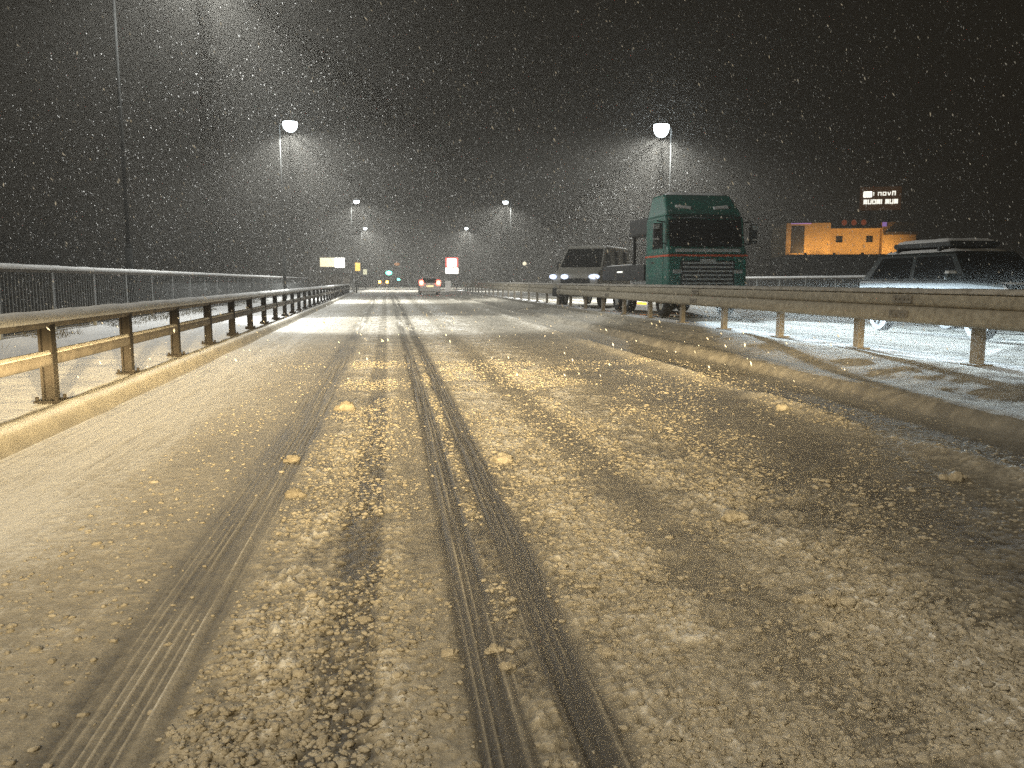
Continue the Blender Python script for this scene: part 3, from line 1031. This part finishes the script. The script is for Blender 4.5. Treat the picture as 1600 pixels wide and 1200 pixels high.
t = thing('sign', 'tall red and white lit sign standing just right of the silver car', 'sign', (6.95, 97, 0))
MB().box((0, 0, 3.38), (1.50, .18, 1.18), .05).build('red_panel', M['e_red_panel'], t)
MB().box((-.02, -.11, 3.38), (1.12, .03, .98), .12).build('white_face', M['e_bright'], t)
for zz in (3.18, 3.55):
    MB().box((.1, -.13, zz), (.62, .02, .10)).build('red_band', M['e_red_panel'], t)
MB().box((0, 0, 2.42), (1.52, .2, .70), .06).build('white_panel', M['e_bright'], t)
for x in (-.5, .5):
    MB().cyl((x, .05, 0), (x, .05, 2.1), .06, n=8).build('leg', M['dark'], t)
t = thing('bollard', 'pale lit bollard at the end of the right guard rail', 'bollard', (5.6, 84, 0))
MB().box((0, 0, .65), (.55, .3, 1.1), .08).build('bollard_shell', emat('lit_bollard', (1.0, .93, .82), .35), t)
MB().box((0, 0, .06), (1.5, .8, .14), .04).build('base', M['snow'], t)

t = thing('lamp', 'distant dim orange lamp above the junction', 'lamp', (.9, 210, 0))
MB().cyl((0, 0, 0), (0, 0, 5.3), .09, .06, 8).build('pole', M['pole'], t)
MB().ell((0, 0, 5.5), (.7, .3, .42), 12, 6).build('globe', M['e_sodium'], t, sm=True)
t = thing('lamp', 'tiny warm white lamp left of the lorry headlamps', 'lamp', (16.6, 102, 0))
MB().cyl((0, 0, 0), (0, 0, 3.2), .06, .05, 8).build('pole', M['pole'], t)
MB().ell((0, 0, 3.4), (.26, .2, .26), 12, 6).build('globe', emat('warm_lamp', (1.0, .85, .6), 1.0), t, sm=True)

# ------------------------------------------------------------------ ORANGE FLOODLIT BUILDING
BX, BY = 55.3, 92.0
t = thing('building', 'flat-roofed building floodlit orange, two small square windows, parapet lower in the middle', 'building', (BX, BY, 0), R(-18))
MB().box((0, 6.3, 2.15), (15.4, 12.6, 4.3)).build('ground_storey', M['darkwall'], t)
wl = MB()
# upper wall left, around the windows, right
MB().box((-5.0, 6.0, 6.28), (5.2, 12, 3.96)).build('wall', M['ochre'], t)
MB().box((.6, 6.3, 5.1), (6.0, 11.4, 1.6)).build('wall', M['ochre'], t)
MB().box((.6, 6.3, 7.15), (6.0, 11.4, .9)).build('wall', M['ochre'], t)
for x0, x1 in ((-2.4, -1.62), (-.82, 1.9), (2.7, 3.6)):
    MB().box(((x0 + x1) / 2, 6.3, 6.3), (x1 - x0, 11.4, .8)).build('wall', M['ochre'], t)
MB().box((5.5, 6.0, 6.28), (3.8, 12, 3.96)).build('wall', M['ochre'], t)
for x in (-1.22, 2.3):
    wo = MB().box((x, .9, 6.3), (.8, .08, .8)).build('window', M['glass'], t)
    MB().box((x, .84, 6.3), (.05, .05, .8)).box((x, .84, 6.3), (.8, .05, .05)).build('frame', M['darkwall'], wo)
MB().box((.6, .52, 7.52), (6.0, .3, .16), .02).build('cornice', M['ochre'], t)
MB().box((-6.2, -.04, 6.2), (1.5, .12, 3.2)).build('opening_shade', M['dark'], t)  # dark panel laid on the wall for the shade inside an opening
MB().box((5.6, -.35, 6.9), (3.8, .8, .34), .03).build('canopy', M['darkwall'], t)
MB().box((0, -1.2, 4.30), (15.4, 2.5, .12)).build('ledge', M['darkwall'], t)
for k, x in enumerate((-.2, .95, 2.1)):
    MB().ell((x, 3.0, 8.45), (.32, .08, .38), 12, 6).build('roof_letter', M['e_roofred'], t, sm=True)
MB().box((3.75, -.05, 8.0), (.5, .06, .5)).build('edge_light', M['e_violet'], t)
MB().box((-5.9, -.05, 8.2), (2.4, .06, .10)).build('edge_light', M['e_violet'], t)
rotB = Matrix.Rotation(R(-18), 3, 'Z')
for x in (-5.6, -2.3, 0.9, 4.2):
    p0 = rotB @ Vector((x, -2.1, 4.62)) + Vector((BX, BY, 0))
    p1 = rotB @ Vector((x, .4, 6.6)) + Vector((BX, BY, 0))
    MB().box((x, -2.05, 4.47), (.3, .16, .2), .02).build('floodlight', M['dark'], t)
    s = spot('floodlight_beam', p0, p1, 520, (1.0, .54, .17), 74, .8, .15)
    s.parent = t
    s.location = rotB.inverted() @ (p0 - Vector((BX, BY, 0)))
    s.rotation_euler = (rotB.inverted() @ (p1 - p0)).to_track_quat('-Z', 'Y').to_euler()

# pylon sign behind it
t = thing('pylon_sign', 'dark brown pylon sign with two lines of small lit white lettering above the orange building', 'sign', (63.4, 99, .2), R(-22))
MB().box((0, .2, 11.75), (5.0, .4, 3.0), .05).build('board', M['signboard'], t)
for x in (-1.2, 1.2):
    MB().cyl((x, .45, 0), (x, .45, 10.6), .16, n=10).build('leg', M['dark'], t)
MB().box((-1.62, -.05, 12.28), (1.05, .10, .78), .12).build('emblem', M['e_white'], t)


def glyph(kind, x, z, h, w, m, parent):
    g_ = MB()
    s_ = h * .22
    st = lambda a, b_, c, d: g_.box((x + a, -.05, z + b_), (c, .08, d))
    if kind in 'nuoimv':
        if kind != 'v':
            st(-w / 2 + s_ / 2, h / 2, s_, h)
        if kind in 'nuom':
            st(w / 2 - s_ / 2, h / 2, s_, h)
        if kind in 'nom':
            st(0, h - s_ / 2, w - 2 * s_ - .004, s_)
        if kind in 'uo':
            st(0, s_ / 2, w - 2 * s_ - .004, s_)
        if kind == 'm':
            st(0, h * .42, s_, h * .7)
        if kind == 'v':
            for q in (-1, 1):
                g_.box((x + q * w * .22, -.05, z + h / 2), (s_, .08, h), 0, Matrix.Rotation(R(q * 20), 3, 'Y'))
    return g_.build('letter', m, parent)


for k, c in enumerate('inovn'):
    glyph(c, -.72 + .57 * k, 12.10, .46 + (.10 if k == 4 else 0), .44, M['e_white'], t)
for k, c in enumerate('muomimum'):
    glyph(c, -1.85 + .53 * k, 11.02, .60, .46, M['e_white'], t)

# ------------------------------------------------------------------ dark wood beyond the left parapet
V, F = [], []
nq = 42000
for k in range(nq):
    yy = random.uniform(60, 170)
    xx = random.uniform(-75, -11 - .05 * yy)
    top = 3.5 + 5.0 * float(vnoise(np.array([xx * .16]), np.array([yy * .16]), 97)[0])
    zz = -6 + (top + 6) * (random.random() ** .75)
    s_ = random.uniform(.10, .34)
    a = Vector((random.gauss(0, 1), random.gauss(0, 1), random.gauss(0, 1))).normalized()
    c = a.cross(Vector((.3, .2, 1))).normalized()
    p = Vector((xx, yy, zz))
    i = len(V)
    V += [tuple(p + a * s_), tuple(p + c * s_ * .4), tuple(p - a * s_), tuple(p - c * s_ * .4)]
    F.append((i, i + 1, i + 2, i + 3))
M['wood'] = mat('dark_twigs', (0.012, 0.013, 0.010), 0.95, var=0.4, scale=0.5)
o = link('woodland', np_mesh('woodland', V, F, False), M['wood'], kind='stuff')
tag(o, 'dark mass of trees and scrub beyond the left parapet railing', 'trees')

# ------------------------------------------------------------------ SLUSH LUMPS ON THE ROAD
def ico(sub):
    bm = bmesh.new()
    bmesh.ops.create_icosphere(bm, subdivisions=sub, radius=1)
    v = np.array([p.co[:] for p in bm.verts])
    f = np.array([[q.index for q in fc.verts] for fc in bm.faces])
    bm.free()
    return v, f


IV, IF = ico(1)
IV2, IF2 = ico(2)
IV3, IF3 = ico(3)


def lumps(n, ymax, rmin, rmax, base):
    Vs, Fs = [], []
    bv, bf = base
    off = 0
    X = RNG.uniform(-1.6, 4.6, n * 6)
    Y = 1.7 + (ymax - 1.7) * RNG.random(n * 6) ** 2.2
    lp = np.interp(X, LAT[:, 0], LAT[:, 2])
    cl = fbm(X * 2.2, Y * 1.4, 3, 103)
    keep = RNG.random(len(X)) < lp ** 1.6 * smooth(.36, .62, cl)
    X, Y = X[keep][:n], Y[keep][:n]
    _, h = road_fields(X, Y)
    for x, yy, hh in zip(X, Y, h):
        r = rmin + (rmax - rmin) * RNG.random() ** 2.4
        s = np.array([RNG.uniform(.9, 1.7), RNG.uniform(.7, 1.2), RNG.uniform(.45, .75)]) * r
        d = 1 + RNG.normal(0, .16, (len(bv), 1))
        an = RNG.uniform(0, 6.28)
        q = bv * d * s
        q = np.stack([q[:, 0] * math.cos(an) - q[:, 1] * math.sin(an), q[:, 0] * math.sin(an) + q[:, 1] * math.cos(an), q[:, 2]], 1)
        Vs.append(q + np.array([x, yy, hh + r * .08]))
        Fs.append(bf + off)
        off += len(bv)
    return np.concatenate(Vs), np.concatenate(Fs)


v, f = lumps(30000, 12, .0035, .0135, (IV, IF))
o = link('slush_crumbs', np_mesh('slush_crumbs', v, f), M['lump'], kind='stuff')
tag(o, 'countless small crumbs of slush strewn over the road between the tyre tracks', 'slush')
v, f = lumps(700, 11, .009, .021, (IV2, IF2))
o = link('slush_lumps', np_mesh('slush_lumps', v, f), M['lump'], kind='stuff')
tag(o, 'scattered thumb-sized lumps of slush on the road between the tyre tracks', 'slush')


def clod(x, y, r, label, seed, m='clod', n=4):
    rg = np.random.default_rng(seed)
    Vs, Fs = [], []
    off = 0
    _, hh = road_fields(np.array([x]), np.array([y]))
    for k in range(n):
        q = IV3 * (1 + .55 * (fbm(IV3[:, 0] * 2.3 + k * 7 + IV3[:, 2], IV3[:, 1] * 2.3 + IV3[:, 2] * 1.7, 4, seed + k)[:, None] - .5) * 2)
        s = r * (1.0 if k == 0 else rg.uniform(.4, .75))
        q = q * np.array([1.05, .85, .72]) * s
        dx = np.array([0, 0, 0]) if k == 0 else np.array([rg.uniform(-1.2, 1.2) * r, rg.uniform(-.6, .6) * r, -.1 * r])
        Vs.append(q + dx + np.array([0, 0, r * .22]))
        Fs.append(IF3 + off)
        off += len(IV3)
    o_ = link('slush_clod', np_mesh('slush_clod', np.concatenate(Vs), np.concatenate(Fs)), M[m], None, (x, y, float(hh[0])))
    tag(o_, label, 'slush clod', 'larger clods of slush on the road')


CL = [
    (-.573, 4.47, .042, 'tan slush clod alone on smooth snow left of the tracks, nearest of the three there', 1, 'clod'),
    (-.69, 5.40, .040, 'brown slush clod beside the left tyre groove, middle of the three on smooth snow', 2, 'clod'),
    (-.46, 7.55, .075, 'flat brown slush clod far up the pale strip, farthest of the three on smooth snow', 3, 'clod'),
    (.70, 5.15, .060, 'broad pale slush clod right of the twin tyre tracks near their middle', 4, 'lump'),
    (.305, 2.46, .022, 'pale slush clod lying between the two dark tracks, farther of the two', 5, 'lump'),
    (.325, 2.33, .020, 'pale slush clod lying between the two dark tracks, nearer of the two', 6, 'lump'),
    (.15, 2.44, .022, 'slush clod on the left edge of the twin dark tracks near the bottom', 7, 'lump'),
    (1.66, 3.71, .050, 'slush clod right of the dark groove in right slush band, farthest there', 8, 'lump'),
    (1.585, 2.62, .042, 'largest pale slush clod in the slush band on the right foreground', 9, 'lump'),
    (1.50, 2.66, .034, 'slush clod just left of the largest one in the right foreground', 10, 'lump'),
    (1.66, 2.50, .030, 'slush clod just right of and nearer than the largest one in the right foreground', 11, 'lump'),
    (.66, 2.38, .022, 'lone slush clod right of the twin tracks in the foreground', 12, 'lump'),
    (3.35, 4.30, .050, 'slush clod on the dark wet lane at the right edge of the picture', 13, 'lump'),
    (3.55, 6.9, .050, 'slush clod on the thin slush ridge before the right verge', 14, 'lump'),
]
for c in CL:
    clod(*c)

# ------------------------------------------------------------------ FALLING SNOW
N = 95000
P = np.stack([RNG.uniform(-15, 19, N), 7 + 42 * RNG.random(N) ** 1.1, RNG.uniform(.2, 12, N)], 1)
r = (.0016 + .0052 * RNG.random(N) ** 2.2) * (1 + .025 * P[:, 1])
ax = np.stack([RNG.normal(.45, .25, N), RNG.normal(-.1, .25, N), -np.ones(N)], 1)
ax /= np.linalg.norm(ax, axis=1)[:, None]
e1 = np.cross(ax, RNG.normal(0, 1, (N, 3)))
e1 /= np.linalg.norm(e1, axis=1)[:, None]
e2 = np.cross(ax, e1)
lg = RNG.uniform(1.8, 3.6, N)
V = np.stack([P + e1 * r[:, None], P - e1 * r[:, None], P + e2 * r[:, None], P - e2 * r[:, None], P + ax * (r * lg)[:, None], P - ax * (r * lg)[:, None]], 1).reshape(-1, 3)
f0 = np.array([(0, 2, 4), (2, 1, 4), (1, 3, 4), (3, 0, 4), (2, 0, 5), (1, 2, 5), (3, 1, 5), (0, 3, 5)])
F = (f0[None] + (np.arange(N) * 6)[:, None, None]).reshape(-1, 3)
o = link('falling_snow', np_mesh('falling_snow', V, F, False), M['flake'], kind='stuff')
tag(o, 'snowflakes falling thickly through the night air above the road', 'snow')

# ------------------------------------------------------------------ HAZE of snow-filled air
b = MB()
b.box((15, 135, 4.2), (350, 340, 22.6))
hz = b.build('haze', None)
hm = bpy.data.materials.new('snowy_air')
hm.use_nodes = True
nt = hm.node_tree
nt.nodes.remove(nt.nodes['Principled BSDF'])
pv = nt.nodes.new('ShaderNodeVolumePrincipled')
pv.inputs['Color'].default_value = (.98, .955, .90, 1)
pv.inputs['Density'].default_value = HAZE
pv.inputs['Anisotropy'].default_value = 0.4
nt.links.new(pv.outputs['Volume'], nt.nodes['Material Output'].inputs['Volume'])
hz.data.materials.append(hm)
hz['kind'] = 'stuff'
tag(hz, 'pale snowy air filling the whole scene', 'haze')
